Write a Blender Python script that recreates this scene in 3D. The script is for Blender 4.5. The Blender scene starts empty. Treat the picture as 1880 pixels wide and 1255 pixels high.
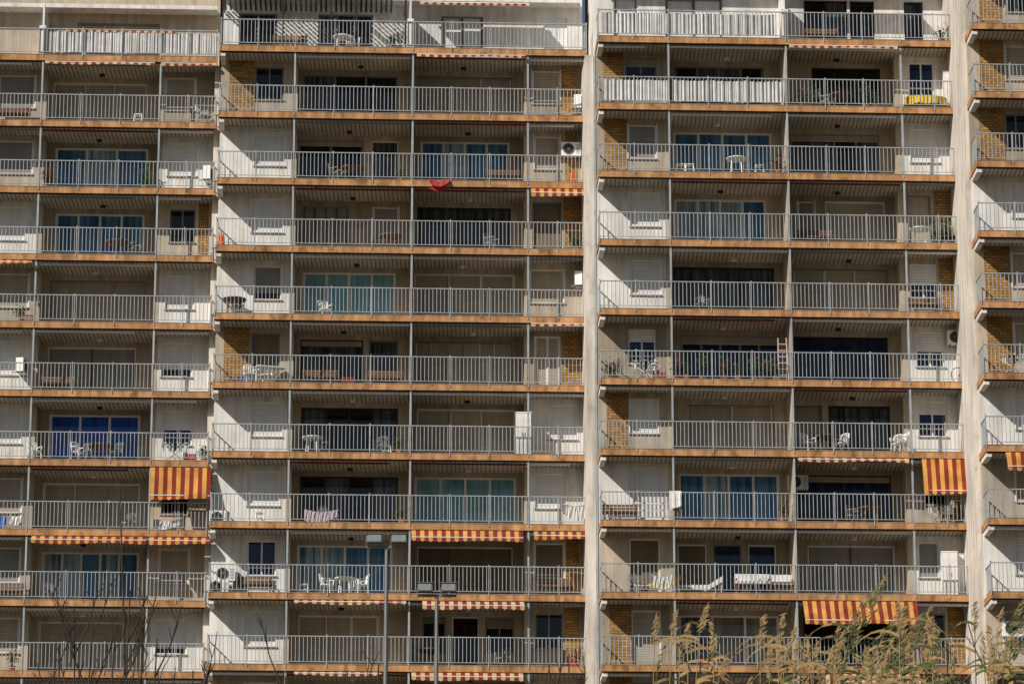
import bpy, math, random
from mathutils import Vector, Matrix
random.seed(7)
R=random.random
def rr(a,b): return a+(b-a)*R()
sc=bpy.context.scene

# ------------------------------------------------------------------ materials
def nn(nt,t,**k):
    n=nt.nodes.new(t)
    for a,b in k.items(): setattr(n,a,b)
    return n
def pm(name,col,rough=.8,var=.2,scale=1.2,streak=0.0,metal=0.0,kind=None,col2=None,period=.06,bump=0.0,spec=.4,stain=0.0):
    m=bpy.data.materials.new(name); m.use_nodes=True
    nt=m.node_tree; b=nt.nodes['Principled BSDF']
    b.inputs['Roughness'].default_value=rough; b.inputs['Metallic'].default_value=metal
    b.inputs['Specular IOR Level'].default_value=spec
    tc=nn(nt,'ShaderNodeTexCoord'); L=nt.links.new
    base=nn(nt,'ShaderNodeRGB'); base.outputs[0].default_value=(*col,1)
    cur=base.outputs[0]
    def mul(cur,fac_out,lo,hi,f0=.3,f1=.7):
        mr=nn(nt,'ShaderNodeMapRange'); mr.inputs['From Min'].default_value=f0; mr.inputs['From Max'].default_value=f1
        mr.inputs['To Min'].default_value=lo; mr.inputs['To Max'].default_value=hi
        L(fac_out,mr.inputs['Value'])
        mx=nn(nt,'ShaderNodeVectorMath',operation='SCALE'); L(cur,mx.inputs[0]); L(mr.outputs[0],mx.inputs['Scale'])
        return mx.outputs[0]
    if kind in('rib','slat','fold'):
        sx=nn(nt,'ShaderNodeSeparateXYZ'); L(tc.outputs['Object'],sx.inputs[0])
        src=sx.outputs['Z'] if kind=='slat' else sx.outputs['X']
        if kind=='fold':
            nz=nn(nt,'ShaderNodeTexNoise'); nz.inputs['Scale'].default_value=1.0
            mp=nn(nt,'ShaderNodeMapping'); mp.inputs['Scale'].default_value=(7,0.3,.25); L(tc.outputs['Object'],mp.inputs[0]); L(mp.outputs[0],nz.inputs['Vector'])
            mr=nn(nt,'ShaderNodeMapRange'); mr.inputs['From Min'].default_value=.35; mr.inputs['From Max'].default_value=.62
            L(nz.outputs[0],mr.inputs['Value']); f=mr.outputs[0]
        else:
            dv=nn(nt,'ShaderNodeMath',operation='DIVIDE'); L(src,dv.inputs[0]); dv.inputs[1].default_value=period
            fr=nn(nt,'ShaderNodeMath',operation='FRACT'); L(dv.outputs[0],fr.inputs[0])
            cp=nn(nt,'ShaderNodeMath',operation='GREATER_THAN'); L(fr.outputs[0],cp.inputs[0]); cp.inputs[1].default_value=.72
            f=cp.outputs[0]
        mx=nn(nt,'ShaderNodeMix',data_type='RGBA'); L(f,mx.inputs[0]); L(cur,mx.inputs[6]); mx.inputs[7].default_value=(*(col2 or [c*.5 for c in col]),1)
        cur=mx.outputs[2]
    if kind=='brick':
        sx=nn(nt,'ShaderNodeSeparateXYZ'); L(tc.outputs['Object'],sx.inputs[0])
        cb=nn(nt,'ShaderNodeCombineXYZ'); L(sx.outputs['X'],cb.inputs[0]); L(sx.outputs['Z'],cb.inputs[1])
        bk=nn(nt,'ShaderNodeTexBrick'); L(cb.outputs[0],bk.inputs['Vector']); bk.inputs['Scale'].default_value=1
        bk.inputs['Brick Width'].default_value=.30; bk.inputs['Row Height'].default_value=.11; bk.inputs['Mortar Size'].default_value=.016
        bk.inputs['Color1'].default_value=(*col,1); bk.inputs['Color2'].default_value=(*[c*.6 for c in col],1); bk.inputs['Mortar'].default_value=(*(col2),1)
        cur=bk.outputs['Color']
    if var>0:
        nz=nn(nt,'ShaderNodeTexNoise'); nz.inputs['Scale'].default_value=scale; nz.inputs['Detail'].default_value=3
        L(tc.outputs['Object'],nz.inputs['Vector']); cur=mul(cur,nz.outputs[0],1-var,1+var*.4)
    if streak>0:
        mp=nn(nt,'ShaderNodeMapping'); mp.inputs['Scale'].default_value=(4,4,.35); L(tc.outputs['Object'],mp.inputs[0])
        nz=nn(nt,'ShaderNodeTexNoise'); nz.inputs['Scale'].default_value=1; nz.inputs['Detail'].default_value=3; L(mp.outputs[0],nz.inputs['Vector'])
        cur=mul(cur,nz.outputs[0],1-streak,1.04)
    if stain>0:
        mp=nn(nt,'ShaderNodeMapping'); mp.inputs['Scale'].default_value=(1.6,1.6,1.0); L(tc.outputs['Object'],mp.inputs[0])
        nz=nn(nt,'ShaderNodeTexNoise'); nz.inputs['Scale'].default_value=1.7; nz.inputs['Detail'].default_value=4; L(mp.outputs[0],nz.inputs['Vector'])
        cur=mul(cur,nz.outputs[0],1-stain,1,.34,.44)
    L(cur,b.inputs['Base Color'])
    return m
M={}
M['cream']=pm('cream_stucco',(.52,.44,.34),.95,.18,.7,.30,spec=.1,stain=.15)
M['cream2']=pm('sand_stucco',(.46,.40,.32),.95,.18,.7,.30,spec=.1,stain=.15)
M['beige']=pm('beige_stucco',(.36,.305,.23),.95,.18,.7,.30,spec=.1,stain=.15)
M['white']=pm('white_stucco',(.76,.74,.71),.95,.14,.7,.26,spec=.1,stain=.12)
M['fin']=pm('fin_stucco',(.70,.64,.57),.95,.16,.5,.36,spec=.1,stain=.15)
M['ceil']=pm('ribbed_soffit',(.48,.43,.36),.9,.25,.8,0,kind='rib',col2=(.20,.17,.13),period=.17,spec=.1)
M['orange']=pm('terracotta_fascia',(.56,.30,.14),.9,.30,1.6,.42,spec=.1,stain=.35)
M['slabtop']=pm('slab_edge',(.38,.33,.28),.9,.3,2,.3,spec=.1)
M['rail']=pm('galvanised_rail',(.36,.385,.40),.55,.22,3,0,metal=.1)
M['post']=pm('painted_post',(.36,.41,.44),.5,.2,3,.2,metal=.1)
M['brick']=pm('ochre_brick',(.46,.26,.09),.9,.3,2,0,kind='brick',col2=(.16,.10,.05),spec=.1)
M['shw']=pm('white_shutter',(.76,.76,.76),.7,.10,1,.14,kind='slat',col2=(.46,.48,.51),period=.09,spec=.2)
M['shb']=pm('beige_shutter',(.43,.38,.31),.7,.12,1,.16,kind='slat',col2=(.22,.19,.155),period=.09,spec=.2)
M['shg']=pm('grey_shutter',(.29,.285,.27),.7,.12,1,.16,kind='slat',col2=(.16,.155,.145),period=.09,spec=.2)
M['shd']=pm('brown_shutter',(.19,.15,.105),.7,.12,1,.16,kind='slat',col2=(.09,.075,.055),period=.09,spec=.2)
M['frw']=pm('white_frame',(.72,.71,.70),.5,.1,2)
M['frg']=pm('grey_frame',(.20,.20,.20),.45,.1,2,metal=.2)
M['frd']=pm('dark_frame',(.02,.019,.017),.4,.1,2)
def gl(n,c,c2): return pm(n,c,.08,.35,.9,0,kind='fold',col2=c2,spec=.5)
M['dk']=gl('dark_glass',(.003,.003,.004),(.011,.010,.009))
M['nv']=gl('navy_sky_tint_glass',(.004,.011,.045),(.010,.026,.085))  # dark blue sky reflection painted into the pane colour
M['bl']=gl('blue_sky_tint_glass',(.02,.085,.20),(.07,.19,.34))  # blue of the reflected sky is put into the base colour
M['tl']=gl('teal_curtain_sky_tint_glass',(.13,.30,.38),(.21,.41,.48))  # curtain folds, tinted with a painted teal sky reflection
M['vb']=gl('vivid_sky_tint_glass',(.004,.045,.32),(.01,.08,.44))  # strong sky reflection painted as base colour
M['gc']=gl('grey_curtain_glass',(.016,.02,.028),(.09,.10,.115))
M['wc']=gl('net_curtain_glass',(.06,.13,.20),(.32,.42,.49))
M['bc']=gl('beige_curtain_glass',(.14,.12,.09),(.25,.22,.17))
M['yel']=pm('awning_yellow',(.64,.33,.09),.95,.28,2,.3,spec=.1)
M['red']=pm('awning_red',(.25,.04,.028),.95,.28,2,.3,spec=.1)
M['crm']=pm('awning_cream',(.62,.44,.24),.95,.28,2,.3,spec=.1)
M['plw']=pm('white_plastic',(.80,.80,.78),.4,.06,3)
M['blk']=pm('black_parts',(.02,.02,.02),.5,.1,3)
M['wood']=pm('brown_wood',(.16,.08,.04),.6,.3,4)
M['orp']=pm('orange_paint',(.75,.14,.02),.4,.15,4)
M['redp']=pm('red_plastic',(.40,.02,.02),.45,.15,4)
M['blup']=pm('blue_plastic',(.02,.12,.5),.45,.15,4)
M['clw']=pm('white_cloth',(.72,.70,.68),.95,.18,3,.14,spec=.1)
M['clg']=pm('grey_cloth',(.20,.20,.22),.95,.15,3,.1,spec=.1)
M['clp']=pm('pink_cloth',(.50,.40,.44),.95,.15,3,spec=.1)
M['cly']=pm('yellow_cloth',(.78,.50,.05),.95,.2,3,spec=.1)
M['clr']=pm('red_cloth',(.42,.05,.05),.95,.2,3,spec=.1)
M['leaf']=pm('leaf_green',(.045,.09,.025),.7,.4,6)
M['terra']=pm('terracotta_pot',(.40,.16,.08),.8,.2,4)
M['mast']=pm('mast_steel',(.17,.17,.17),.5,.2,2,metal=.3)
M['fglass']=pm('floodlight_glass',(.25,.27,.28),.15,.2,5)
M['straw']=pm('dry_reed',(.34,.23,.10),.9,.35,5)
M['reedg']=pm('green_reed',(.08,.10,.03),.8,.35,5)
M['twig']=pm('bare_twig',(.045,.035,.03),.9,.3,5)
M['plume']=pm('reed_plume',(.38,.27,.13),.95,.3,8)

# ------------------------------------------------------------------ mesh builder
class MB:
    def __init__(s,xf=None): s.v=[];s.f=[];s.m=[];s.mats=[];s.xf=xf or (lambda x,y,z:(x,y,z))
    def mi(s,m):
        if m not in s.mats: s.mats.append(m)
        return s.mats.index(m)
    def poly(s,pts,m):
        n=len(s.v); s.v+= [s.xf(*p) for p in pts]; s.f.append(tuple(range(n,n+len(pts)))); s.m.append(s.mi(m))
    def box(s,x0,x1,y0,y1,z0,z1,m):
        n=len(s.v)
        for z in(z0,z1):
            for x,y in((x0,y0),(x1,y0),(x1,y1),(x0,y1)): s.v.append(s.xf(x,y,z))
        i=s.mi(m)
        for f in((3,2,1,0),(4,5,6,7),(0,1,5,4),(1,2,6,5),(2,3,7,6),(3,0,4,7)):
            s.f.append(tuple(n+k for k in f)); s.m.append(i)
    def tube(s,pts,rad,m,n=6,cap=True):
        rings=[];pts=[Vector(p) for p in pts]; i_=s.mi(m)
        for i,p in enumerate(pts):
            t=(pts[min(i+1,len(pts)-1)]-pts[max(i-1,0)]).normalized()
            a=t.orthogonal().normalized() if abs(t.z)<.9 else Vector((1,0,0)).cross(t).normalized()
            b=t.cross(a); r=rad[i] if hasattr(rad,'__len__') else rad
            k=len(s.v)
            for j in range(n):
                q=p+(a*math.cos(2*math.pi*j/n)+b*math.sin(2*math.pi*j/n))*r
                s.v.append(s.xf(*q))
            rings.append(k)
        for i in range(len(rings)-1):
            for j in range(n):
                s.f.append((rings[i]+j,rings[i]+(j+1)%n,rings[i+1]+(j+1)%n,rings[i+1]+j)); s.m.append(i_)
        if cap:
            s.f.append(tuple(rings[0]+j for j in range(n))[::-1]); s.m.append(i_)
            s.f.append(tuple(rings[-1]+j for j in range(n))); s.m.append(i_)
    def mesh(s,name):
        me=bpy.data.meshes.new(name); me.from_pydata(s.v,[],s.f)
        for m in s.mats: me.materials.append(M[m])
        me.polygons.foreach_set('material_index',s.m); me.update(); return me
    def obj(s,name,parent=None,loc=None,rot=0):
        return place(s.mesh(name),name,parent,loc,rot)
def place(me,name,parent=None,loc=None,rot=0,scale=1):
    o=bpy.data.objects.new(name,me); sc.collection.objects.link(o)
    if parent: o.parent=parent
    if loc: o.location=loc
    o.rotation_euler=(0,0,rot); o.scale=(scale,)*3
    return o

# ------------------------------------------------------------------ building layout (metres)
BETA=math.radians(2.5); TB=math.tan(BETA); CAMZ=1.7; H=2.8; BASE=20.0
P1,P2=1.2,2.1
SEC={
 'A':dict(Y=145.5,Xm=-15.5,Z=38.22+CAMZ,mpp=.02155,b=[-24.6,-18.94,-14.2,-11.95],p=[P1,P2,P1],part=[0],top=-1),
 'B':dict(Y=144.9,Xm=-4.35,Z=38.35+CAMZ,mpp=.021424,b=[-11.72,-8.72,-3.98,.64,3.0],p=[P1,P2,P2,P1],part=[2],top=-1),
 'C':dict(Y=142.5,Xm=10.7,Z=37.86+CAMZ,mpp=.02106,b=[3.41,6.19,10.85,15.41,18.0],p=[P1,P2,P2,P1],part=[2],top=-1),
 'D':dict(Y=138.9,Xm=18.8,Z=37.18+CAMZ,mpp=.02054,b=[17.79,20.6,25.4],p=[P1,P2],part=[],top=-3),
}
def P(s):
    S=SEC[s]
    return lambda X,d,z:(X-d*math.sin(BETA),S['Y']+(X-S['Xm'])*TB+d*math.cos(BETA),z)
def slabz(s,r): return SEC[s]['Z']+H*(5-r)
ST=.12   # half slab
def floor(s,r): return slabz(s,r+1)+ST
def ceilz(s,r): return slabz(s,r)-ST
def mx(s,x,r,d=0): # survey x-measure on the facade -> metres
    return (x-940)*SEC[s]['mpp']*(1+(4.5-r)*.005)*(1+d/150)

SPEC={
'A':{
 0:"S 5 70 shg;L 105 275 3 shb;S 308 362 shb",
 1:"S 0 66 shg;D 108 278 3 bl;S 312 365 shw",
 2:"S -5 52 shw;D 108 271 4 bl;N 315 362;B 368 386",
 3:"S 0 58 shb;L 98 274 3 shb;S 308 360 shw",
 4:"S -10 38 shw;L 95 255 2 shg;S 300 356 shw",
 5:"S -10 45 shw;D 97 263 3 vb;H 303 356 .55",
 6:"S -10 45 shb;L 85 262 3 shb;N 300 350",
 7:"S -10 42 shg;D 83 261 5 wc;S 296 350 shb",
 8:"S -10 40 shb;L 78 232 2 shb;S 289 346 shw",
 9:"S -10 40 shb;L 78 232 2 shb;S 289 346 shw"},
'B':{
 0:"B 425 471;N 472 524;D 560 736 3 dk;L 770 945 3 shb;S 980 1030 shb;B 1034 1062",
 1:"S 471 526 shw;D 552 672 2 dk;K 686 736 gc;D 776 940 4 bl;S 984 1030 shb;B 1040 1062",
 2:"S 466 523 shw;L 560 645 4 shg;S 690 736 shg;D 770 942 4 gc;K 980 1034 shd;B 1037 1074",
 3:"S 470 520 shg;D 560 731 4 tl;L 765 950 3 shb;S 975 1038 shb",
 4:"B 415 462;K 464 517 shd;D 556 671 3 gc;K 682 735 gc;L 765 945 6 shb;L 983 1032 2 shb;B 1035 1076",
 5:"S 465 521 shw;D 557 735 4 dk;L 770 950 3 shb;S 1010 1062 shw",
 6:"S 458 516 shw;D 555 735 4 dk;D 765 952 4 tl;S 985 1042 shw",
 7:"H 457 510 .0;D 550 725 4 bl;L 770 946 3 shd;S 984 1038 shd;B 1042 1066",
 8:"S 452 510 shw;L 552 700 3 shb;N 780 822;K 834 884 dk;N 895 948;N 985 1036;B 1040 1066",
 9:"S 452 510 shw;L 552 700 3 shb;L 780 945 3 shb;S 985 1036 shb"},
'C':{
 0:"B 1110 1147;N 1150 1208;D 1242 1407 4 gc;D 1495 1622 3 dk;H 1672 1719 .0",
 1:"B 1112 1153;S 1156 1207 shg;D 1240 1422 4 bl;D 1455 1620 4 gc;S 1675 1729 shw",
 2:"S 1159 1213 shw;D 1242 1412 4 wc;S 1470 1500 shg;K 1520 1630 shb;K 1670 1713 shb;B 1720 1772",
 3:"S 1160 1216 shw;D 1240 1426 3 gc;L 1460 1636 3 shb;H 1674 1725 .6;B 1728 1762",
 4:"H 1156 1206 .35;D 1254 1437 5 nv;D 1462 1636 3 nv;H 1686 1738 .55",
 5:"B 1116 1156;S 1159 1210 shw;L 1270 1426 2 shb;K 1466 1514 shb;D 1526 1640 4 gc;H 1690 1743 .35",
 6:"S 1164 1222 shw;D 1250 1436 4 bl;D 1470 1642 4 nv;N 1700 1750;B 1755 1790",
 7:"K 1158 1214 shd;K 1248 1302 shd;K 1314 1366 nv;K 1378 1430 nv;L 1488 1648 2 shg;S 1690 1728 shg",
 8:"B 1122 1162;K 1162 1216 shb;D 1250 1436 3 bc;D 1480 1650 4 dk;N 1700 1740;B 1745 1785",
 9:"B 1122 1162;K 1162 1216 shb;D 1250 1436 3 bc;L 1480 1650 4 shb;S 1700 1740 shb"},
'D':{
 0:"B 1802 1846;S 1850 1890 shb",1:"B 1803 1848;N 1850 1890",2:"S 1862 1910 shw",3:"B 1810 1858;S 1862 1900 shb",
 4:"B 1816 1862;S 1866 1900 shb",5:"S 1868 1910 shw",6:"S 1868 1900 shb",7:"S 1868 1910 shw",8:"S 1846 1890 shb",-1:"B 1800 1842;N 1850 1890",-2:"S 1850 1890 shw",9:"S 1868 1910 shw"},
}
WC={('A',1,2):'white',('A',3,2):'white',('A',4,2):'white',('A',5,2):'white',('A',8,2):'white',('A',2,0):'white',('A',4,0):'white',('A',5,0):'white',
 ('B',1,0):'white',('B',2,0):'white',('B',5,0):'white',('B',6,0):'white',('B',8,0):'white',('B',3,0):'white',('B',7,0):'white',
 ('B',6,3):'white',('B',5,3):'white',('C',1,3):'white',('C',4,3):'white',('C',5,3):'white',('C',0,3):'white',('C',3,0):'white',('C',2,0):'white',('C',6,0):'white',
 ('B',4,2):'beige',('B',7,2):'beige',('B',0,1):'beige',('C',8,2):'beige',('C',7,3):'white',('D',2,0):'white',('D',5,0):'white',('D',7,0):'white'}

bld=bpy.data.objects.new('apartment_building',None); sc.collection.objects.link(bld)

def opening(w,g,typ,X0,X1,p,zf,args):
    if typ in'SNH': z0,z1=zf+.92,zf+2.33
    else: z0,z1=zf+.03,zf+2.36
    fr='frw' if (typ in'SNH' or R()<.4) else 'frg'
    if typ=='N': fr='frg'
    if typ=='D' and args[1] in('dk','nv','gc'): fr='frd' if R()<.4 else 'frg'
    if typ=='D' and args[1] in('tl','bl','wc','vb'): fr='frw'
    t=.055; dg=p+.13
    g.box(X0,X0+t,p+.06,p+.19,z0,z1,fr); g.box(X1-t,X1,p+.06,p+.19,z0,z1,fr)
    g.box(X0+t,X1-t,p+.06,p+.19,z1-t,z1,fr); g.box(X0+t,X1-t,p+.06,p+.19,z0,z0+t,fr)
    a,b,c,d=X0+t,X1-t,z0+t,z1-t
    if typ in'SNH':
        w.box(X0-.05,X1+.05,p-.06,p+.05,z0-.05,z0-.003,'slabtop')
    if typ=='S':
        lo=c if R()<.93 else c+rr(.1,.3)
        g.box(a,b,p+.06+.005,p+.09,lo,d,args[0])
        if lo>c: g.box(a,b,dg,dg+.04,c,d,'dk')
        g.box(X0-.05,X0-.004,p-.012,p+.03,z0,z1+.05,'frw'); g.box(X1+.004,X1+.05,p-.012,p+.03,z0,z1+.05,'frw')
    elif typ in'NH':
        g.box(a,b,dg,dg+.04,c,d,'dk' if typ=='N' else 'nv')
        m=(a+b)/2; g.box(m-.03,m+.03,dg-.03,dg-.002,c,d,fr)
        if typ=='H':
            zz=c+(d-c)*.22; g.box(a,b,dg-.028,dg-.004,zz-.025,zz+.025,fr)
            f=float(args[0])
            if f>0: g.box(a,b,p+.07,p+.095,d-(d-c)*f,d,'shw')
        else:
            if R()<.5: g.box(a,b,p+.07,p+.095,d-(d-c)*rr(.15,.4),d,'shg')
    elif typ=='K':
        g.box(a,b,dg,dg+.05,c,d,args[0])
    elif typ in'DL':
        n=int(args[0]); mt=args[1]; wd=(b-a)/n
        for i in range(n):
            off=0 if i%2 else .035
            q0=a+i*wd; q1=q0+wd
            mm=mt
            if typ=='D' and R()<.22: mm={'bl':'wc','wc':'bl','gc':'dk','dk':'gc','nv':'nv','tl':'tl','vb':'vb','bc':'gc'}[mt]
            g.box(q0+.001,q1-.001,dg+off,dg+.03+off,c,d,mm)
            f2=fr if typ=='D' else ('frw' if mt=='shb' and R()<.3 else 'shd' if mt!='shb' else 'shb')
            for e0 in (q0+.002,q1-.047):
                g.box(e0,e0+.045,dg+off-.03,dg+off-.002,c,d,f2)
        if typ=='D' and mt in('dk','gc','nv') and R()<.3:
            g.box(a,b,p+.065,p+.09,d-rr(.15,.35),d,'shb')
    return z0,z1

for s,S in SEC.items():
    xf=P(s); w=MB(xf); g=MB(xf); sl=MB(xf); rl=MB(xf); ps=MB(xf)
    B=S['b']; XL,XR=B[0],B[-1]
    rows=[r for r in range(S['top'],13) if floor(s,r)>BASE-1]
    rtop=S['top']
    regular=[r for r in rows if not(s!='D' and r==-1)]
    for r in range(rtop+1 if s!='D' else rtop, rows[-1]+2):
        z=slabz(s,r)
        sl.box(XL,XR,.0,8,z-ST,z+ST-.02,'ceil')
        sl.box(XL-.03,XR+.03,-.05,-.001,z-ST-.01,z+ST,'orange')
        sl.box(XL-.035,XL-.002,.0,1.9,z-ST-.008,z+ST,'orange')
        sl.box(XL-.045,XR+.045,-.065,.12,z+ST+.001,z+ST+.022,'slabtop')
        sl.box(XL+.004,XL+.20,.03,S['p'][0]-.01,z-ST-.20,z-ST-.003,'white')
        sl.box(XL+.01,XR-.01,.02,.06,z-ST-.06,z-ST-.002,'frd')
    for r in regular:
        zf=floor(s,r); zc=ceilz(s,r)
        spec=SPEC[s].get(r)
        if spec is None: spec=SPEC[s][8 if r>8 else 0]
        ops=[]
        for it in spec.split(';'):
            a=it.split(); ops.append((a[0],float(a[1]),float(a[2]),a[3:]))
        for bi in range(len(B)-1):
            b0,b1=B[bi],B[bi+1]; p=S['p'][bi]
            wm=WC.get((s,r,bi)) or ['cream','cream','cream2','beige'][(r*7+bi*3+ord(s)*5)%4]
            lst=[]
            for t,x0,x1,a in ops:
                X0,X1=mx(s,x0,r,p),mx(s,x1,r,p); c=(X0+X1)/2
                if b0<c<b1:
                    X0=max(X0,b0+.12);X1=min(X1,b1-.12)
                    if t=='B': w.box(X0,X1,p-.02,p-.001,zf,zc-.01,'brick')
                    else: lst.append((X0,X1,t,a))
            lst.sort(); cur=b0
            for X0,X1,t,a in lst:
                if X0<cur+.03: X0=cur+.03
                z0,z1=opening(w,g,t,X0,X1,p,zf,a)
                w.box(cur,X0,p,p+.25,zf-.02,zc+.02,wm)
                w.box(X0,X1,p,p+.25,z1,zc+.02,wm)
                if z0>zf+.1: w.box(X0,X1,p,p+.25,zf-.02,z0,wm)
                g.box(X0,X1,p+.2,p+.24,z0,z1,'frd')
                cur=X1
            w.box(cur,b1,p,p+.25,zf-.02,zc+.02,wm)
            if p>1.8:
                c=(b0+b1)/2+rr(-.3,.3); ps.tube([(c,p-.5,zc-.09),(c,p-.5,zc)],.11,'blk' if R()<.6 else 'frw',8)
        for bi in range(1,len(B)-1):
            pa,pb=S['p'][bi-1],S['p'][bi]
            if pa!=pb: w.box(B[bi]-.1,B[bi]+.1,min(pa,pb)-.012,max(pa,pb)+.2,zf-.01,zc+.01,'cream')
            if bi in S['part']: w.box(B[bi]-.035,B[bi]+.035,.16,pb+.01,zf-.01,zc+.01,'cream')
        w.box(XL+.003,XL+.2,S['p'][0]+.02,7.5,zf-.03,zc+.03,'cream'); w.box(XR-.2,XR-.003,S['p'][-1]+.02,7.5,zf-.03,zc+.03,'cream')
        for bi in range(1,len(B)-1):
            ps.box(B[bi]-.036,B[bi]+.036,.01,.082,zf,zc,'post')
        for bi in range(len(B)-1):
            if S['p'][bi]>1.8 or R()<.4:
                k=R(); m='frw' if k<.5 else ('red' if k<.8 else 'frg')
                dd=rr(.08,.2); ps.box(B[bi]+.08,B[bi+1]-.08-(rr(0,.9) if R()<.4 else 0),dd,dd+.07,zc-.15,zc-.09,m)
                for q in(.2,.8):
                    u=B[bi]+(B[bi+1]-B[bi])*q; ps.box(u-.02,u+.02,dd+.01,dd+.05,zc-.089,zc,'frg')
    for r in rows:
        zf=floor(s,r)+.03; zt=zf+1.07
        dfr=-.05
        def run(a,b,axis,fix):
            L=abs(b-a); n=max(2,int(L/.152))
            def bx(u0,u1,v0,v1,z0,z1):
                if axis=='x': rl.box(u0,u1,fix+v0,fix+v1,z0,z1,'rail')
                else: rl.box(fix+v0,fix+v1,u0,u1,z0,z1,'rail')
            bx(a,b,-.025,.025,zt-.015,zt+.02)
            bx(a,b,-.015,.015,zf+.07,zf+.095)
            for i in range(1,n):
                u=a+(b-a)*i/n
                bx(u-.012,u+.012,-.011,.011,zf+.095,zt-.015)
        run(XL,XR,'x',dfr)
        run(dfr+.03,S['p'][0]-.02,'y',XL+.03); run(dfr+.03,S['p'][-1]-.02,'y',XR-.03)
        marks=[XL,XR]+B[1:-1]
        for a,b in zip(B[:-1],B[1:]):
            k=3 if b-a>3.5 else 2
            marks+=[a+(b-a)*q/k for q in range(1,k)]
        for u in marks:
            rl.box(u-.015,u+.015,dfr-.028,dfr+.028,zf-.16,zt+.03,'rail')
            rl.box(u-.026,u+.026,dfr-.032,dfr+.032,zt+.03,zt+.065,'rail')
    if s!='D':
        zf=floor(s,-1); p={'A':2.6,'B':2.6,'C':1.9}[s]
        tops={'A':"L 150 300 3 shb",'B':"D 445 515 2 dk;D 590 690 3 gc;L 815 892 2 shw;S 1003 1046 shw",
              'C':"L 1130 1175 1 shw;L 1225 1330 2 shw;D 1480 1560 2 gc;D 1565 1610 1 dk;D 1665 1700 2 dk"}[s]
        cur=XL; wm={'A':'cream','B':'white','C':'white'}[s]; hi=5.5
        for it in tops.split(';'):
            a=it.split(); X0,X1=mx(s,float(a[1]),-1,p),mx(s,float(a[2]),-1,p)
            z0,z1=opening(w,g,a[0],X0,X1,p,zf,a[3:])
            w.box(cur,X0,p,p+.25,zf-.02,zf+hi,wm); w.box(X0,X1,p,p+.25,z1,zf+hi,wm)
            if z0>zf+.1: w.box(X0,X1,p,p+.25,zf-.02,z0,wm)
            g.box(X0,X1,p+.2,p+.24,z0,z1,'frd'); cur=X1
        w.box(cur,XR,p,p+.25,zf-.02,zf+hi,wm)
        w.box(XL,XR,p+.3,8,zf-.02,zf+hi-.01,wm)
        for xd in {'A':[82,],'B':[754],'C':[1441]}[s]:
            X=mx(s,xd,-1); w.box(X-.13,X+.13,-.02,p-.01,zf+.03,zf+1.25,'white')
            w.box(X-.04,X+.04,.3,p-.01,zf+1.25,zf+2.3,'white')
        w.box(XL+.1,XR-.1,p-.7,p-.003,zf+2.75,zf+2.92,'white')
    w.box(XL+.25,XR-.25,2.9,9,BASE-1,floor(s,rows[0])+(5 if s!='D' else 2.5),'cream')
    w.obj('facade_walls',bld); g.obj('windows_and_shutters',bld); sl.obj('balcony_slabs',bld); rl.obj('balcony_railings',bld); ps.obj('posts_and_fittings',bld)

f=MB(P('C')); f.box(2.98,3.39,1.5,6,BASE-1,slabz('C',0)-.15,'fin'); f.box(3.30,3.385,1.42,1.499,BASE-1,slabz('C',0)-.2,'post'); f.obj('party_wall_fin',bld)
f=MB(P('D')); f.box(17.60,17.86,1.5,8,BASE-1,slabz('D',-2),'fin'); f.obj('party_wall_fin',bld)
f=MB(P('B')); f.box(-11.98,-11.73,1.6,6,BASE-1,slabz('B',0)-.2,'fin'); f.obj('party_wall_fin',bld)

pg=MB(P('B')); zf=floor('B',-1)
for x in(410,520,608,655,745):
    X=mx('B',x,-1); pg.box(X-.035,X+.035,.3,.37,zf,zf+2.3,'frd'); pg.box(X-.03,X+.03,.3,2.55,zf+2.302,zf+2.37,'frd')
pg.box(mx('B',408,-1),mx('B',747,-1),.29,.38,zf+2.371,zf+2.44,'frd'); pg.box(mx('B',408,-1),mx('B',747,-1),.31,.36,zf+1.2,zf+1.25,'frd')
for i in range(34):
    X=mx('B',412,-1)+i*.205; pg.box(X-.04,X+.04,.25,2.55,zf+2.442,zf+2.47,'frd')
pg.obj('pergola_frame')

# ------------------------------------------------------------------ awnings
def awning(s,r,x0,x1,drop,out,st='y'):
    a=MB(P(s)); X0,X1=mx(s,x0,r),mx(s,x1,r); zc=ceilz(s,r)-.05
    n=max(3,int(round((X1-X0)/.17))); c1='yel' if st=='y' else 'crm'
    wv=.17 if drop>.1 else .11
    for i in range(n):
        a0=X0+(X1-X0)*i/n; a1=X0+(X1-X0)*(i+1)/n; m='red' if i%2 else c1
        K=6
        for k in range(K):
            t0,t1=k/K,(k+1)/K
            def pt(X,t): return (X,-.08-out*t+.02*math.sin(X*2.9+t*3)*(drop>.5),zc-drop*t-.05*math.sin(math.pi*t)*(.5 if drop>.5 else .2)-(.03*t*math.sin(X*1.7)))
            a.poly([pt(a0,t0),pt(a0,t1),pt(a1,t1),pt(a1,t0)],m)
        p0,p1=pt(a0,1),pt(a1,1); mid=(a0+a1)/2; md=(p0[1]+p1[1])/2
        a.poly([p0,(a0,p0[1]-.01,p0[2]-wv*.78),(mid,md-.015,(p0[2]+p1[2])/2-wv),(a1,p1[1]-.01,p1[2]-wv*.78),p1],m)
    a.tube([(X0,-.07-out,zc-drop),(X1,-.07-out,zc-drop)],.02,'frw',6)
    a.tube([(X0,.04,zc-.02),(X1,.04,zc-.02)],.05,'frw',6)
    for X in(X0+.08,X1-.08):
        a.tube([(X,.05,zc-.1-drop*.9),(X,-.07-out,zc-drop-.01)],.014,'frg',5)
    a.obj('striped_awning')
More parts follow.
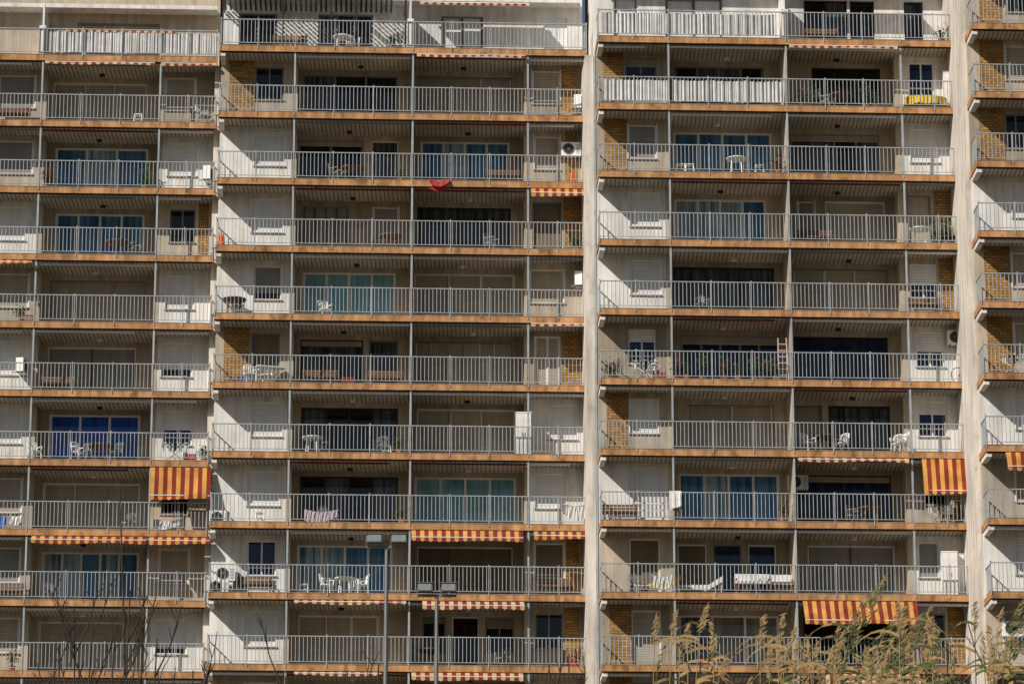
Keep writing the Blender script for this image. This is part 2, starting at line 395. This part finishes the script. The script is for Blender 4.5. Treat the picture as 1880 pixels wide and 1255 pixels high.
for q in [('A',0,85,285,.04,.08,'c'),('A',0,297,398,.04,.08,'c'),('A',3,0,60,.10,.15,'y'),('A',6,277,388,1.2,.35,'y'),('A',7,60,270,.2,.35,'y'),('A',7,275,386,.2,.35,'y'),
  ('B',2,975,1075,.25,.3,'y'),('B',7,755,960,.34,.35,'y'),('B',7,980,1082,.2,.2,'y'),('B',8,775,962,.24,.45,'c'),('B',9,755,960,.2,.35,'c'),('B',9,540,700,.1,.3,'c'),
  ('B',4,975,1078,.02,.1,'c'),('B',0,765,965,.01,.06,'c'),('B',8,540,745,.08,.15,'c'),
  ('C',6,1466,1670,.08,.15,'c'),('C',6,1695,1805,1.3,.3,'y'),('C',8,1475,1685,.85,.6,'y'),('C',9,1515,1690,.35,.35,'c'),('C',0,1450,1650,.01,.06,'c'),('D',6,1848,1960,.6,.3,'y')]:
    awning(*q)
def tawn(s,x0,x1,zoff,p):
    a=MB(P(s)); X0,X1=mx(s,x0,-1,p),mx(s,x1,-1,p); z=floor(s,-1)+zoff; n=int((X1-X0)/.16)
    for i in range(n):
        a0=X0+(X1-X0)*i/n;a1=X0+(X1-X0)*(i+1)/n;m='red' if i%2 else 'crm'
        a.poly([(a0,p-.05,z),(a0,p-.6,z-.12),(a1,p-.6,z-.12),(a1,p-.05,z)],m); a.poly([(a0,p-.6,z-.12),(a0,p-.61,z-.22),(a1,p-.61,z-.22),(a1,p-.6,z-.12)],m)
    a.tube([(X0,p-.1,z+.03),(X1,p-.1,z+.03)],.06,'frw',6); a.obj('striped_awning')
tawn('A',130,330,1.95,2.6); tawn('B',775,975,2.6,1.95); tawn('C',1450,1660,2.6,1.2)

# ------------------------------------------------------------------ balcony contents
def chair_mesh(col='plw'):
    c=MB()
    c.box(-.22,.22,-.2,.22,.42,.455,col)
    for x in(-.2,.2):
        c.tube([(x,-.2,0),(x*.95,-.17,.42),(x*1.05,-.2,.64)],[.022,.02,.02],col); c.tube([(x*1.05,.24,0),(x*.95,.2,.42),(x,.27,.85)],[.022,.02,.018],col)
        c.box(x*1.05-.03,x*1.05+.03,-.22,.25,.64,.665,col)
    for i in range(5):
        x=-.15+i*.075; c.tube([(x,.21,.455),(x,.27,.84)],.016,col,5)
    c.tube([(-.2,.27,.85),(0,.29,.89),(.2,.27,.85)],.024,col); return c.mesh('plastic_chair')
def table_mesh(m='plw',r=.42):
    c=MB(); c.tube([(0,0,.70),(0,0,.735)],r,m,20)
    for a in range(4):
        t=a*math.pi/2+.6; c.tube([(math.cos(t)*r*.75,math.sin(t)*r*.75,0),(math.cos(t)*r*.6,math.sin(t)*r*.6,.70)],.025,m)
    return c.mesh('round_table')
def cloth_table():
    c=MB(); n=48; RX,RY=.85,.42
    def e(i,k,z):
        t=2*math.pi*i/n; f=k*(1+.03*math.sin(t*12)*(k>1)); return (RX*f*math.cos(t),RY*f*math.sin(t),z)
    for i in range(n):
        c.poly([e(i,1,.55),e(i+1,1,.55),(0,0,.56)],'cly'); c.poly([e(i,1,.55),e(i,1.04,.22+.03*math.sin(i)),e(i+1,1.04,.22+.03*math.sin(i+1)),e(i+1,1,.55)],'cly')
    for x in(-.5,.5):
        for y in(-.2,.2): c.tube([(x,y,0),(x,y,.54)],.025,'wood')
    return c.mesh('cloth_covered_table')
def stool_mesh():
    c=MB(); c.box(-.17,.17,-.17,.17,.42,.455,'plw')
    for x in(-1,1):
        for y in(-1,1): c.tube([(x*.18,y*.18,0),(x*.14,y*.14,.42)],.022,'plw')
    c.box(-.15,.15,-.16,-.14,.2,.24,'plw'); c.box(-.15,.15,.14,.16,.2,.24,'plw'); return c.mesh('plastic_stool')
def ac_mesh():
    c=MB(); c.box(-.4,.4,-.15,.15,.0,.56,'plw'); c.tube([(-.1,-.155,.28),(-.1,-.18,.28)],.23,'frg',20); c.tube([(-.1,-.181,.28),(-.1,-.186,.28)],.2,'blk',20)
    c.tube([(-.1,-.187,.28),(-.1,-.20,.28)],.05,'frg',10)
    for i in range(6):
        t=i*math.pi/3; c.tube([(-.1,-.19,.28),(-.1+.2*math.cos(t),-.19,.28+.2*math.sin(t))],.006,'frg',4)
    for i in range(7): c.box(.2,.36,-.158,-.151,.08+i*.06,.10+i*.06,'frg')
    for x in(-.3,.3): c.box(x-.02,x+.02,-.16,.3,-.04,-.001,'frg')
    return c.mesh('air_conditioner_unit')
def gas_mesh():
    c=MB(); c.tube([(0,0,0),(0,0,.03),(0,0,.06),(0,0,.42),(0,0,.5),(0,0,.53)],[.13,.13,.15,.15,.10,.04],'orp',16); c.tube([(0,0,.53),(0,0,.6)],.03,'frg',8)
    for i in range(3):
        t=i*2.1; c.tube([(.1*math.cos(t),.1*math.sin(t),.48),(.1*math.cos(t),.1*math.sin(t),.62)],.01,'orp',4)
    c.tube([(.1*math.cos(t/7),.1*math.sin(t/7),.62) for t in range(0,44)],.01,'orp',4); return c.mesh('gas_bottle')
def locker_mesh():
    c=MB(); c.box(-.3,.3,-.2,.2,.06,1.75,'plw'); c.box(-.29,-.005,-.215,-.201,.1,1.72,'clw'); c.box(.005,.29,-.215,-.201,.1,1.72,'clw'); c.box(-.32,.32,-.22,.21,1.751,1.79,'plw')
    for x in(-.26,.26): c.box(x-.03,x+.03,-.17,.17,0,.06,'frg')
    c.box(-.05,-.03,-.235,-.216,.8,.95,'frg'); c.box(.03,.05,-.235,-.216,.8,.95,'frg'); return c.mesh('storage_cabinet')
def plant_mesh(h=.7,seed=1,red=False):
    rd=random.Random(seed); c=MB(); c.tube([(0,0,0),(0,0,.22),(0,0,.25)],[.10,.14,.15],'terra',10)
    for i in range(9):
        t=rd.uniform(0,6.3); b=rd.uniform(.1,.3); tip=Vector((math.cos(t)*b,math.sin(t)*b,h*rd.uniform(.6,1)))
        c.tube([(0,0,.22),tip*.6+Vector((0,0,.05)),tip],[.008,.006,.004],'leaf',4)
        for k in range(10):
            q=tip*rd.uniform(.5,1.05)+Vector((rd.uniform(-.09,.09),rd.uniform(-.09,.09),rd.uniform(-.05,.08)))
            a=Vector((rd.uniform(-1,1),rd.uniform(-1,1),rd.uniform(-.3,1))).normalized()*.07; bb=a.orthogonal().normalized()*.03
            c.poly([q-a,q+bb,q+a,q-bb],'clr' if red and rd.random()<.25 else 'leaf')
    return c.mesh('potted_plant')
def bench_mesh(m='wood',cush=None):
    c=MB()
    for i in range(4): c.box(-.7,.7,-.22+i*.115,-.12+i*.115,.42,.45,m)
    for i in range(3): c.box(-.7,.7,.24+i*.02,.26+i*.02,.5+i*.12,.59+i*.12,m)
    for x in(-.62,.62):
        c.box(x-.025,x+.025,-.2,-.15,0,.419,m); c.box(x-.025,x+.025,.265,.31,0,.85,m) ; c.box(x-.025,x+.025,-.2,.26,.62,.65,m)
    if cush:
        for x0 in(-.66,.01): c.box(x0,x0+.65,-.22,.2,.455,.56,cush); c.box(x0,x0+.65,.14,.235,.561,.9,cush)
    return c.mesh('garden_bench')
def lounger_mesh(col='cly'):
    c=MB()
    c.box(-.3,.3,-.3,.28,.3,.34,'plw')
    c.box(-.9,-.31,-.3,.28,.3,.34,'plw'); c.poly([(.3,-.3,.34),(.85,-.3,.7),(.85,.28,.7),(.3,.28,.34)],'plw')
    c.poly([(-.85,-.33,.36),(.3,-.33,.36),(.3,.3,.36),(-.85,.3,.36)],col); c.poly([(.3,-.33,.36),(.87,-.33,.73),(.87,.3,.73),(.3,.3,.36)],col)
    c.poly([(-.4,-.335,.36),(.3,-.335,.36),(.87,-.335,.73),(.87,-.34,.5),(.2,-.34,.12),(-.3,-.34,.2)],col)
    for x in(-.8,.25,.8):
        for y in(-.27,.25): c.tube([(x,y,0),(x,y,.3 if x<.5 else .65)],.02,'plw')
    return c.mesh('sun_lounger')
def rack_mesh():
    c=MB()
    for y in(-.3,.3): c.tube([(-.5,y,0),(.5,-y,.8)],.012,'frw',5); c.tube([(.5,y,0),(-.5,-y,.8)],.012,'frw',5)
    for i in range(9):
        x=-.5+i*.125; c.tube([(x,-.3,.8),(x,.3,.8)],.006,'frw',4)
    rd=random.Random(3)
    for i in range(5):
        x=-.45+i*.2
        c.poly([(x,-.31,.8),(x+.13,-.31,.8),(x+.13,-.32,.4+rd.random()*.2),(x,-.32,.35+rd.random()*.15)],['clw','clg','blk','clg','clw'][i])
    return c.mesh('clothes_rack')
def bike_mesh():
    c=MB()
    for x in(-.52,.52): c.tube([(x+.32*math.cos(t*.35),0,.33+.32*math.sin(t*.35)) for t in range(19)],.018,'blk',5)
    for a,b in(((-.52,.33),(-.12,.8)),((-.12,.8),(.35,.85)),((-.0,.3),(-.12,.85)),((-.0,.3),(.37,.78)),((-.52,.33),(0,.3)),((.35,.95),(.52,.33)),((.35,.95),(.25,1.02))):
        c.tube([(a[0],0,a[1]),(b[0],0,b[1])],.018,'redp',5)
    c.box(-.24,-.02,-.05,.05,.86,.91,'blk'); c.tube([(.28,-.25,1.02),(.28,.25,1.02)],.014,'blk',5); return c.mesh('bicycle')
def crate_mesh(m='redp'):
    c=MB(); c.box(-.25,.25,-.18,.18,0,.03,m)
    for z in(.06,.16,.26):
        c.box(-.25,.25,-.18,-.165,z,z+.07,m); c.box(-.25,.25,.165,.18,z,z+.07,m); c.box(-.25,-.235,-.164,.164,z,z+.07,m); c.box(.235,.25,-.164,.164,z,z+.07,m)
    for x in(-.25,.23):
        for y in(-.2,.18): c.box(x,x+.02,y,y+.02,0,.36,m)
    return c.mesh('storage_crate')
def ladder_mesh():
    c=MB()
    for x in(-.2,.2):
        c.tube([(x,-.25,0),(x*.8,.1,1.85)],.025,'clp',5); c.tube([(x,.35,0),(x*.8,.12,1.82)],.02,'redp',5)
    for i in range(6):
        t=(i+1)/7; c.box(-.2+.04*t,.2-.04*t,-.27+.35*t,-.17+.35*t,1.85*t-.016,1.85*t+.016,'clp')
    return c.mesh('step_ladder')
def board_mesh():
    c=MB(); c.box(-.6,.6,-.18,.18,.80,.84,'clw'); 
    for y in(-.1,.1): c.tube([(-.4,y,0),(.35,y,.8)],.014,'frw',5); c.tube([(.4,y,0),(-.35,y,.8)],.014,'frw',5)
    return c.mesh('ironing_board')
ME=dict(chair=(chair_mesh(),'plastic_chair'),dchair=(chair_mesh('frg'),'garden_chair'),table=(table_mesh(),'round_table'),dtable=(table_mesh('wood',.5),'round_table'),ctable=(cloth_table(),'cloth_covered_table'),stool=(stool_mesh(),'plastic_stool'),ac=(ac_mesh(),'air_conditioner_unit'),
 gas=(gas_mesh(),'gas_bottle'),locker=(locker_mesh(),'storage_cabinet'),p1=(plant_mesh(.75,1),'potted_plant'),p2=(plant_mesh(1.0,2,True),'potted_plant'),p3=(plant_mesh(1.3,3),'potted_plant'),
 bench=(bench_mesh(),'garden_bench'),sofa=(bench_mesh('wood','clw'),'cushioned_bench'),lounger=(lounger_mesh(),'sun_lounger'),lounger2=(lounger_mesh('clw'),'sun_lounger'),rack=(rack_mesh(),'clothes_rack'),bike=(bike_mesh(),'bicycle'),
 crate=(crate_mesh(),'storage_crate'),bcrate=(crate_mesh('blup'),'storage_crate'),ladder=(ladder_mesh(),'step_ladder'),board=(board_mesh(),'ironing_board'))
def put(k,s,r,x,d=.7,rot=0,up=0,scale=1):
    X=mx(s,x,r,d); q=P(s)(X,d,floor(s,r)+.012+up); place(ME[k][0],ME[k][1],None,q,rot+BETA,scale)
for a in [
 ('chair','B',7,603,.6,1.2),('table','B',7,636,.7),('chair','B',7,665,.6,-1.3),('chair','B',7,655,1.2,.2),('table','B',5,576,.6),('stool','B',5,712,.7),
 ('ac','B',7,412,.9,.1),('ac','B',7,404,.5,.0),('ac','B',7,416,.9,.1,.62),('gas','B',2,409,.35),('gas','B',1,1052,.4),('chair','B',4,462,.5,.3),('chair','B',4,490,.6,-.4),('bcrate','B',4,450,.6,0,.0),('board','B',4,500,.8,.3),
 ('bench','B',4,590,.9),('bench','B',4,710,.9),('locker','B',5,962,.5),('crate','B',8,1050,.4),('p2','B',8,1060,.6),('ac','B',6,407,.7,0),('dtable','B',3,433,.6,.3),('dchair','B',3,440,.5,.3),('stool','B',7,560,.6),
 ('p1','B',1,740,.6),('bench','B',1,925,.8),('ac','B',0,1064,.8,1.4,.5),('ac','B',3,1066,.9,1.4,1.5),('ac','B',1,1050,.95,0,1.4),('p1','B',6,740,.5),('bench','B',7,1020,.6),('bench','B',7,470,.8),('stool','B',6,480,.5),
 ('p1','B',-1,722,.5),('p2','B',-1,735,.6),('table','B',-1,632,.9),('chair','B',-1,650,.8,.5),('bench','B',-1,535,.8),('dtable','B',8,790,.7),('dchair','B',8,800,.7,1),('dchair','B',1,620,.7,1),('dtable','B',1,650,.8),('dchair','B',6,600,.9,.5),
 ('dchair','B',5,590,.9,.8),('dchair','B',5,700,.7,-.4),('p1','B',5,735,.5),('chair','B',3,600,.9,.4),('dtable','B',2,720,.9),('dchair','B',2,905,.8,1),('crate','B',4,640,.5),('dchair','B',8,925,.8,-.6),('p1','B',2,1060,.5),
 ('stool','C',1,1250,.5),('stool','C',1,1266,.5),('table','C',1,1353,.5),('stool','C',1,1394,.5),('p1','C',1,1430,.5),('bike','C',1,1437,.5,.2),
 ('locker','C',0,1762,.9),('locker','C',0,1748,.9),('p2','C',0,1470,.5),('p3','C',0,1590,.5),('p1','C',0,1610,.5),('p3','C',0,1500,.9),('dtable','C',0,1545,.8),('dchair','C',0,1520,.8,1),('ctable','C',0,1700,.5),
 ('bench','C',2,1500,.9),('table','C',2,1690,.5),('bench','C',2,1745,.6),('p3','C',2,1740,.5),('p3','C',2,1722,.6),('p3','C',2,1732,.8),
 ('p1','C',4,1120,.4),('p2','C',4,1130,.6),('rack','C',4,1185,.6),('p1','C',4,1260,.4),('p3','C',4,1290,.5),('p2','C',4,1330,.4),('p1','C',4,1355,.4),('p3','C',4,1385,.5),('p2','C',4,1400,.4),('p1','C',4,1425,.4),('ladder','C',4,1438,.5),('p3','C',4,1415,.7),
 ('ac','C',4,1762,.95,0,1.75),('bike','C',4,1782,.5,.4),('p3','C',4,1790,.7),('crate','C',4,1210,.5),('p2','C',4,1240,.5),('chair','C',4,1200,.5,1),
 ('chair','C',5,1485,.6,.6),('dtable','C',5,1520,.7),('chair','C',5,1545,.6,-.8),('chair','C',5,1655,.4,-1.2),('chair','C',5,1648,.6,-.5),
 ('ac','C',6,1468,1.5,0,1.6),('bench','C',6,1140,.7),('p2','C',6,1437,.3),('rack','C',6,1725,.6),('bench','C',6,1765,.7),('locker','C',7,1745,.6),('locker','C',7,1758,.9),
 ('lounger','C',7,1207,.5),('lounger2','C',7,1285,.6),('sofa','C',7,1382,.6),('sofa','C',7,1425,.7),('dchair','C',7,1170,.7,.4),('ac','C',3,1780,.9,1.2,.3),('ac','C',3,1779,.9,1.2,1.0),('bench','C',3,1700,.6),
 ('p1','C',-1,1730,.5),('p2','C',-1,1745,.6),('bench','C',-1,1510,.8),('dchair','C',3,1290,.8,.3),('dtable','C',6,1600,.8),('dchair','C',6,1570,.8,.9),('crate','C',8,1300,.5),('dchair','C',8,1600,.8,.4),
 ('dtable','A',5,190,.7),('chair','A',5,150,.6,.8),('dchair','A',5,215,.6,-.7),('dchair','A',5,170,.6,.3),('chair','A',5,70,.6,.5),('crate','A',5,352,.4),('rack','A',5,325,.6),('p1','A',5,378,.5),('p3','A',1,270,.5),('p2','A',1,90,.5),('p1','A',1,276,.8),
 ('p1','A',3,45,.4),('crate','A',3,55,.4),('stool','A',0,258,.5),('dchair','A',0,380,.6,.4),('ac','A',4,46,.9,1.4,.9),('bench','A',4,110,.8),('dtable','A',2,220,.7),('dchair','A',2,250,.7,1),('bench','A',7,20,.7),('ac','A',1,386,.9,1.4,.6),('p2','A',8,28,.4),
 ('dchair','A',7,100,.8,.5),('dchair','A',6,240,.8,-.4),('bench','A',0,30,.6),('rack','D',4,1860,.6),('ac','D',8,1862,1.0,0,1.3)]:
    put(*a)

def drape(s,r,x0,x1,front,m,name,seed=0,sag=.1,low=0,din=0):
    rd=random.Random(seed); c=MB(P(s)); X0,X1=mx(s,x0,r),mx(s,x1,r); zt=floor(s,r)+1.125-low; n=max(8,int((X1-X0)/.05))
    prof=[(.02,-.35),(.0,-.0),(-.05,.035),(-.1,.0),(-.105,-.33),(-.11,-.66),(-.115,-1)]
    ph=rd.random()*6
    def pt(i,j):
        X=X0+(X1-X0)*i/n; d,z=prof[j]; fl=.018*math.sin(X*26+ph)+.012*math.sin(X*57)
        ln=front*(1+.25*math.sin(X*3.1+ph)+sag*math.sin(math.pi*i/n)); dip=-.12*math.sin(math.pi*i/n) if low else 0
        return (X,d+din-(abs(z)*.05+fl if j>3 else 0),zt+dip+(z*ln if j>3 else z))
    for i in range(n):
        for j in range(6): c.poly([pt(i,j),pt(i,j+1),pt(i+1,j+1),pt(i+1,j)],m)
    if low and low<1:
        for X in(X0,X1): c.tube([(X,din-.05,floor(s,r)+.02),(X,din-.05,zt+.03)],.012,'frg',5)
        c.tube([(X0,din-.05,zt+.02),((X0+X1)/2,din-.05,zt-.10),(X1,din-.05,zt+.02)],.006,'frg',4)
    c.obj(name)
drape('B',6,560,622,.36,'clp','hanging_cloth',1,.1,.55,.4); drape('B',6,1034,1080,.42,'clw','hanging_towel',2,.1,.25,.3)
drape('A',6,284,334,.30,'clw','hanging_cloth',4,.1,.6,.4); drape('C',6,1228,1250,.75,'clw','hanging_towel',5)
drape('B',1,788,825,.14,'clr','fallen_cloth',6,.3,1.09,-.02)
drape('A',6,0,16,.4,'blup','hanging_towel',7,.1,.5,.3); drape('A',6,22,44,.4,'clw','hanging_towel',8,.1,.5,.3)
drape('C',7,1197,1235,.35,'clw','hanging_towel',12,.1,.4,.3)
bd=MB(P('C')); zf=floor('C',6)
for i in range(3):
    z=zf+.15+i*.28; bd.box(mx('C',1172,6),mx('C',1226+i*6,6),.05,.09,z,z+.24,'clw')
bd.box(mx('C',1180,6),mx('C',1184,6),.091,.13,zf+.03,zf+1.0,'frg'); bd.box(mx('C',1215,6),mx('C',1219,6),.091,.13,zf+.03,zf+1.0,'frg'); bd.obj('stacked_boards')
def screen(s,r,x0,x1,m='clw'):
    c=MB(P(s)); X0,X1=mx(s,x0,r),mx(s,x1,r); z0=floor(s,r)+.12; n=int((X1-X0)/.05)
    def pt(i,t): 
        X=X0+(X1-X0)*i/n; return (X,.0+.02*math.sin(X*19+2*math.sin(X*1.3))+.012*math.sin(X*43),z0+t*.90-.03*(1-t)*math.sin(X*2.3)-.04*t*abs(math.sin(X*2.4)))
    for i in range(n): c.poly([pt(i,0),pt(i+1,0),pt(i+1,1),pt(i,1)],m)
    c.obj('fabric_screen')
screen('A',-1,95,398); screen('C',0,1108,1228); screen('C',0,1236,1438,'clw'); screen('C',-1,1105,1425)

# ------------------------------------------------------------------ terrain
def gz(y):
    t=max(0,min(1,(y-10)/120)); return BASE*(3*t*t-2*t**3)
t=MB(); rd=random.Random(5)
ys=[-3000,-300,-60,-10]+list(range(0,136,5))+[150,200,400,1500,4000]; xs=[-4000,-800,-200,-90]+list(range(-60,61,6))+[90,200,800,4000]
def gp(x,y):
    rdm=math.sin(x*.31+y*.17)*.12+math.sin(x*.11-y*.23)*.15
    return (x,y,gz(y)+(rdm if 0<y<120 else 0))
for i in range(len(xs)-1):
    for j in range(len(ys)-1): t.poly([gp(xs[i],ys[j]),gp(xs[i+1],ys[j]),gp(xs[i+1],ys[j+1]),gp(xs[i],ys[j+1])],'soil')
M['soil']=pm('dry_soil',(.12,.10,.07),.95,.4,.4,spec=.1); t.obj('ground')

# ------------------------------------------------------------------ floodlight masts
def mast(X,y,ztop,seed):
    c=MB(); zb=gz(y)-.3; h=ztop-zb
    c.tube([(0,0,0),(0,0,.35),(0,0,.36),(0,0,h)],[.14,.14,.075,.05],'mast',10)
    c.box(-.55,.55,-.035,.035,h-.05,h+.02,'mast')
    for x in(-.33,.33):
        c.box(x-.21,x+.21,-.20,-.02,h+.07,h+.30,'mast'); c.box(x-.18,x+.18,-.215,-.201,h+.09,h+.28,'fglass')
        c.box(x-.23,x+.23,-.24,.0,h+.301,h+.32,'mast')
        for k in range(6): c.box(x-.18+k*.065,x-.165+k*.065,-.019,.05,h+.09,h+.28,'mast')
        c.box(x-.23,x-.213,-.12,-.08,h-.0,h+.2,'mast'); c.box(x+.213,x+.23,-.12,-.08,h-.0,h+.2,'mast')
    c.box(-.06,.06,-.06,.06,h-.09,h-.051,'mast')
    c.obj('floodlight_mast',None,(X,y,zb),rd.uniform(-.05,.05))
mast(-3.36,100,23.75,1); mast(-2.09,104,23.25,2)

# ------------------------------------------------------------------ reeds and shrubs (foreground bank)
rd=random.Random(11); rs=MB()
def reed(c,x,y,ztop,lean,green,big=False):
    z0=gz(y)-.1; h=ztop-z0; pts=[]
    for i in range(9):
        t=i/8; pts.append(Vector((x-lean*(1-t*t)*.6+lean*.5*t**3,y+rd.uniform(-.02,.02),z0+h*t)))
    stem='reedg' if green else 'straw'
    c.tube(pts,[.011-.0009*i for i in range(9)],stem,5)
    for k in range(rd.randint(4,8)+(6 if big else 0)):
        i=rd.uniform(6.3,8); a=pts[int(i)].lerp(pts[min(8,int(i)+1)],i%1); sd=rd.choice([-1,1,1]); L=rd.uniform(.2,.55); yd=rd.uniform(-.15,.15)
        prev=None
        for q in range(6):
            u=q/5; px=a+Vector((sd*L*u*.8,yd*u,L*(.55*u-.75*u*u))); wd=.013*(1-u)+.002
            cur=(px+Vector((0,0,wd)),px-Vector((0,.0,wd)))
            if prev: c.poly([prev[0],cur[0],cur[1],prev[1]],rd.choice([stem,'reedg' if green else 'straw','straw']))
            prev=cur
    tip=pts[-1]; n=190 if big else 46; PL=.5 if big else .24
    for k in range(n):
        u=rd.random(); wdt=(.09 if big else .024)*math.sin(math.pi*min(1,u*.85+.12))
        q=tip+Vector((lean*.55*u*PL*2+rd.uniform(-wdt,wdt),rd.uniform(-wdt,wdt),(u-.35)*PL))
        a=Vector((rd.uniform(.2,1)*(1 if lean>0 else -1),rd.uniform(-.3,.3),rd.uniform(.2,1))).normalized()*rd.uniform(.02,.045); b=Vector((-a.z,0,a.x))*.14
        c.poly([q-a,q+b,q+a,q-b],('reedg' if big and rd.random()<.5 else 'plume') if rd.random()<.7 else stem)
for i in range(72):
    x=rd.uniform(1.1,4.5) if i<50 else rd.uniform(2.0,4.5); ztop=7.52+rd.random()**1.5*.52
    reed(rs,x,rd.uniform(31,33),ztop,rd.uniform(-.1,.3),rd.random()<.35)
for x,zt,l in((2.66,8.15,.5),(2.74,7.9,.6),(2.55,7.85,.4),(2.85,7.75,.6),(2.95,7.9,.6),(4.15,7.95,.2),(4.3,8.05,.2)): reed(rs,x,32,zt,l,True,True)
rs.obj('reeds')
tw=MB()
def twig(c,x,y,zt,bend,r=.011,br=6):
    z0=gz(y)-.1; h=zt-z0; pts=[Vector((x+bend*(t/9)**2*1.0,y,z0+h*t/9)) for t in range(10)]
    c.tube(pts,[r*(1.3-.09*i) for i in range(10)],'twig',5)
    for k in range(br):
        i=rd.uniform(6,8.8); a=pts[int(i)].lerp(pts[min(9,int(i)+1)],i%1); sd=rd.choice([-1,1]); L=rd.uniform(.25,.6)
        b=a+Vector((sd*L*.25,rd.uniform(-.1,.1),L*.6)); e=b+Vector((sd*L*.15,0,L*.6)); c.tube([a,b,e],[r*.6,r*.45,r*.3],'twig',4)
        for m_ in range(4):
            f0=b.lerp(e,rd.random()); c.tube([f0,f0+Vector((rd.uniform(-.1,.1),0,.13))],[r*.4,r*.25],'twig',3)
for x,zt,b,n in((-3.18,9.4,-.25,1),(-3.22,8.6,.03,2),(-3.7,8.15,.1,9),(-3.62,8.2,-.1,9),(-3.78,7.95,-.12,7),(-3.5,8.05,.12,6),(-3.28,8.3,.05,5),(-3.1,7.9,.1,4),(-3.95,7.8,.05,4),(-1.3,7.75,-.12,3),(-1.22,7.65,.1,3),(-.9,7.6,.1,2),(.42,7.75,.06,4),(.36,7.65,-.05,4),(-1.9,7.7,-.05,2),(-2.8,7.65,.1,3),(1.5,7.75,.1,3),(3.6,7.9,.1,4),(4.25,7.9,-.1,5)): twig(tw,x,32+rd.uniform(-.5,.5),zt,b,.013,n)
tw.obj('bare_shrub')

# ------------------------------------------------------------------ light, sky, camera
d=Vector((.70,.68,-.70)).normalized()
sun=bpy.data.lights.new('sun','SUN'); sun.energy=5.0; sun.angle=math.radians(.5); sun.color=(1,.935,.84)
so=bpy.data.objects.new('sun',sun); sc.collection.objects.link(so); so.rotation_euler=d.to_track_quat('-Z','Y').to_euler(); so.location=(-60,60,90)
wd=bpy.data.worlds.new('World'); sc.world=wd; wd.use_nodes=True; nt=wd.node_tree
sk=nt.nodes.new('ShaderNodeTexSky'); sk.sky_type='NISHITA'; sk.sun_disc=False
sk.sun_elevation=math.asin(-d.z); sk.sun_rotation=math.atan2(-d.x,-d.y)
bg=nt.nodes['Background']; nt.links.new(sk.outputs[0],bg.inputs[0]); bg.inputs[1].default_value=.05
cam=bpy.data.cameras.new('camera'); co=bpy.data.objects.new('camera',cam); sc.collection.objects.link(co)
cam.sensor_width=36; cam.lens=7000/1880*36; cam.clip_end=10000; co.location=(0,0,CAMZ); co.rotation_euler=(math.radians(90+15.5),0,0)
cam.dof.use_dof=True; cam.dof.focus_distance=150; cam.dof.aperture_fstop=16
sc.camera=co
sc.view_settings.view_transform='Standard'; sc.view_settings.look='None'; sc.view_settings.exposure=0
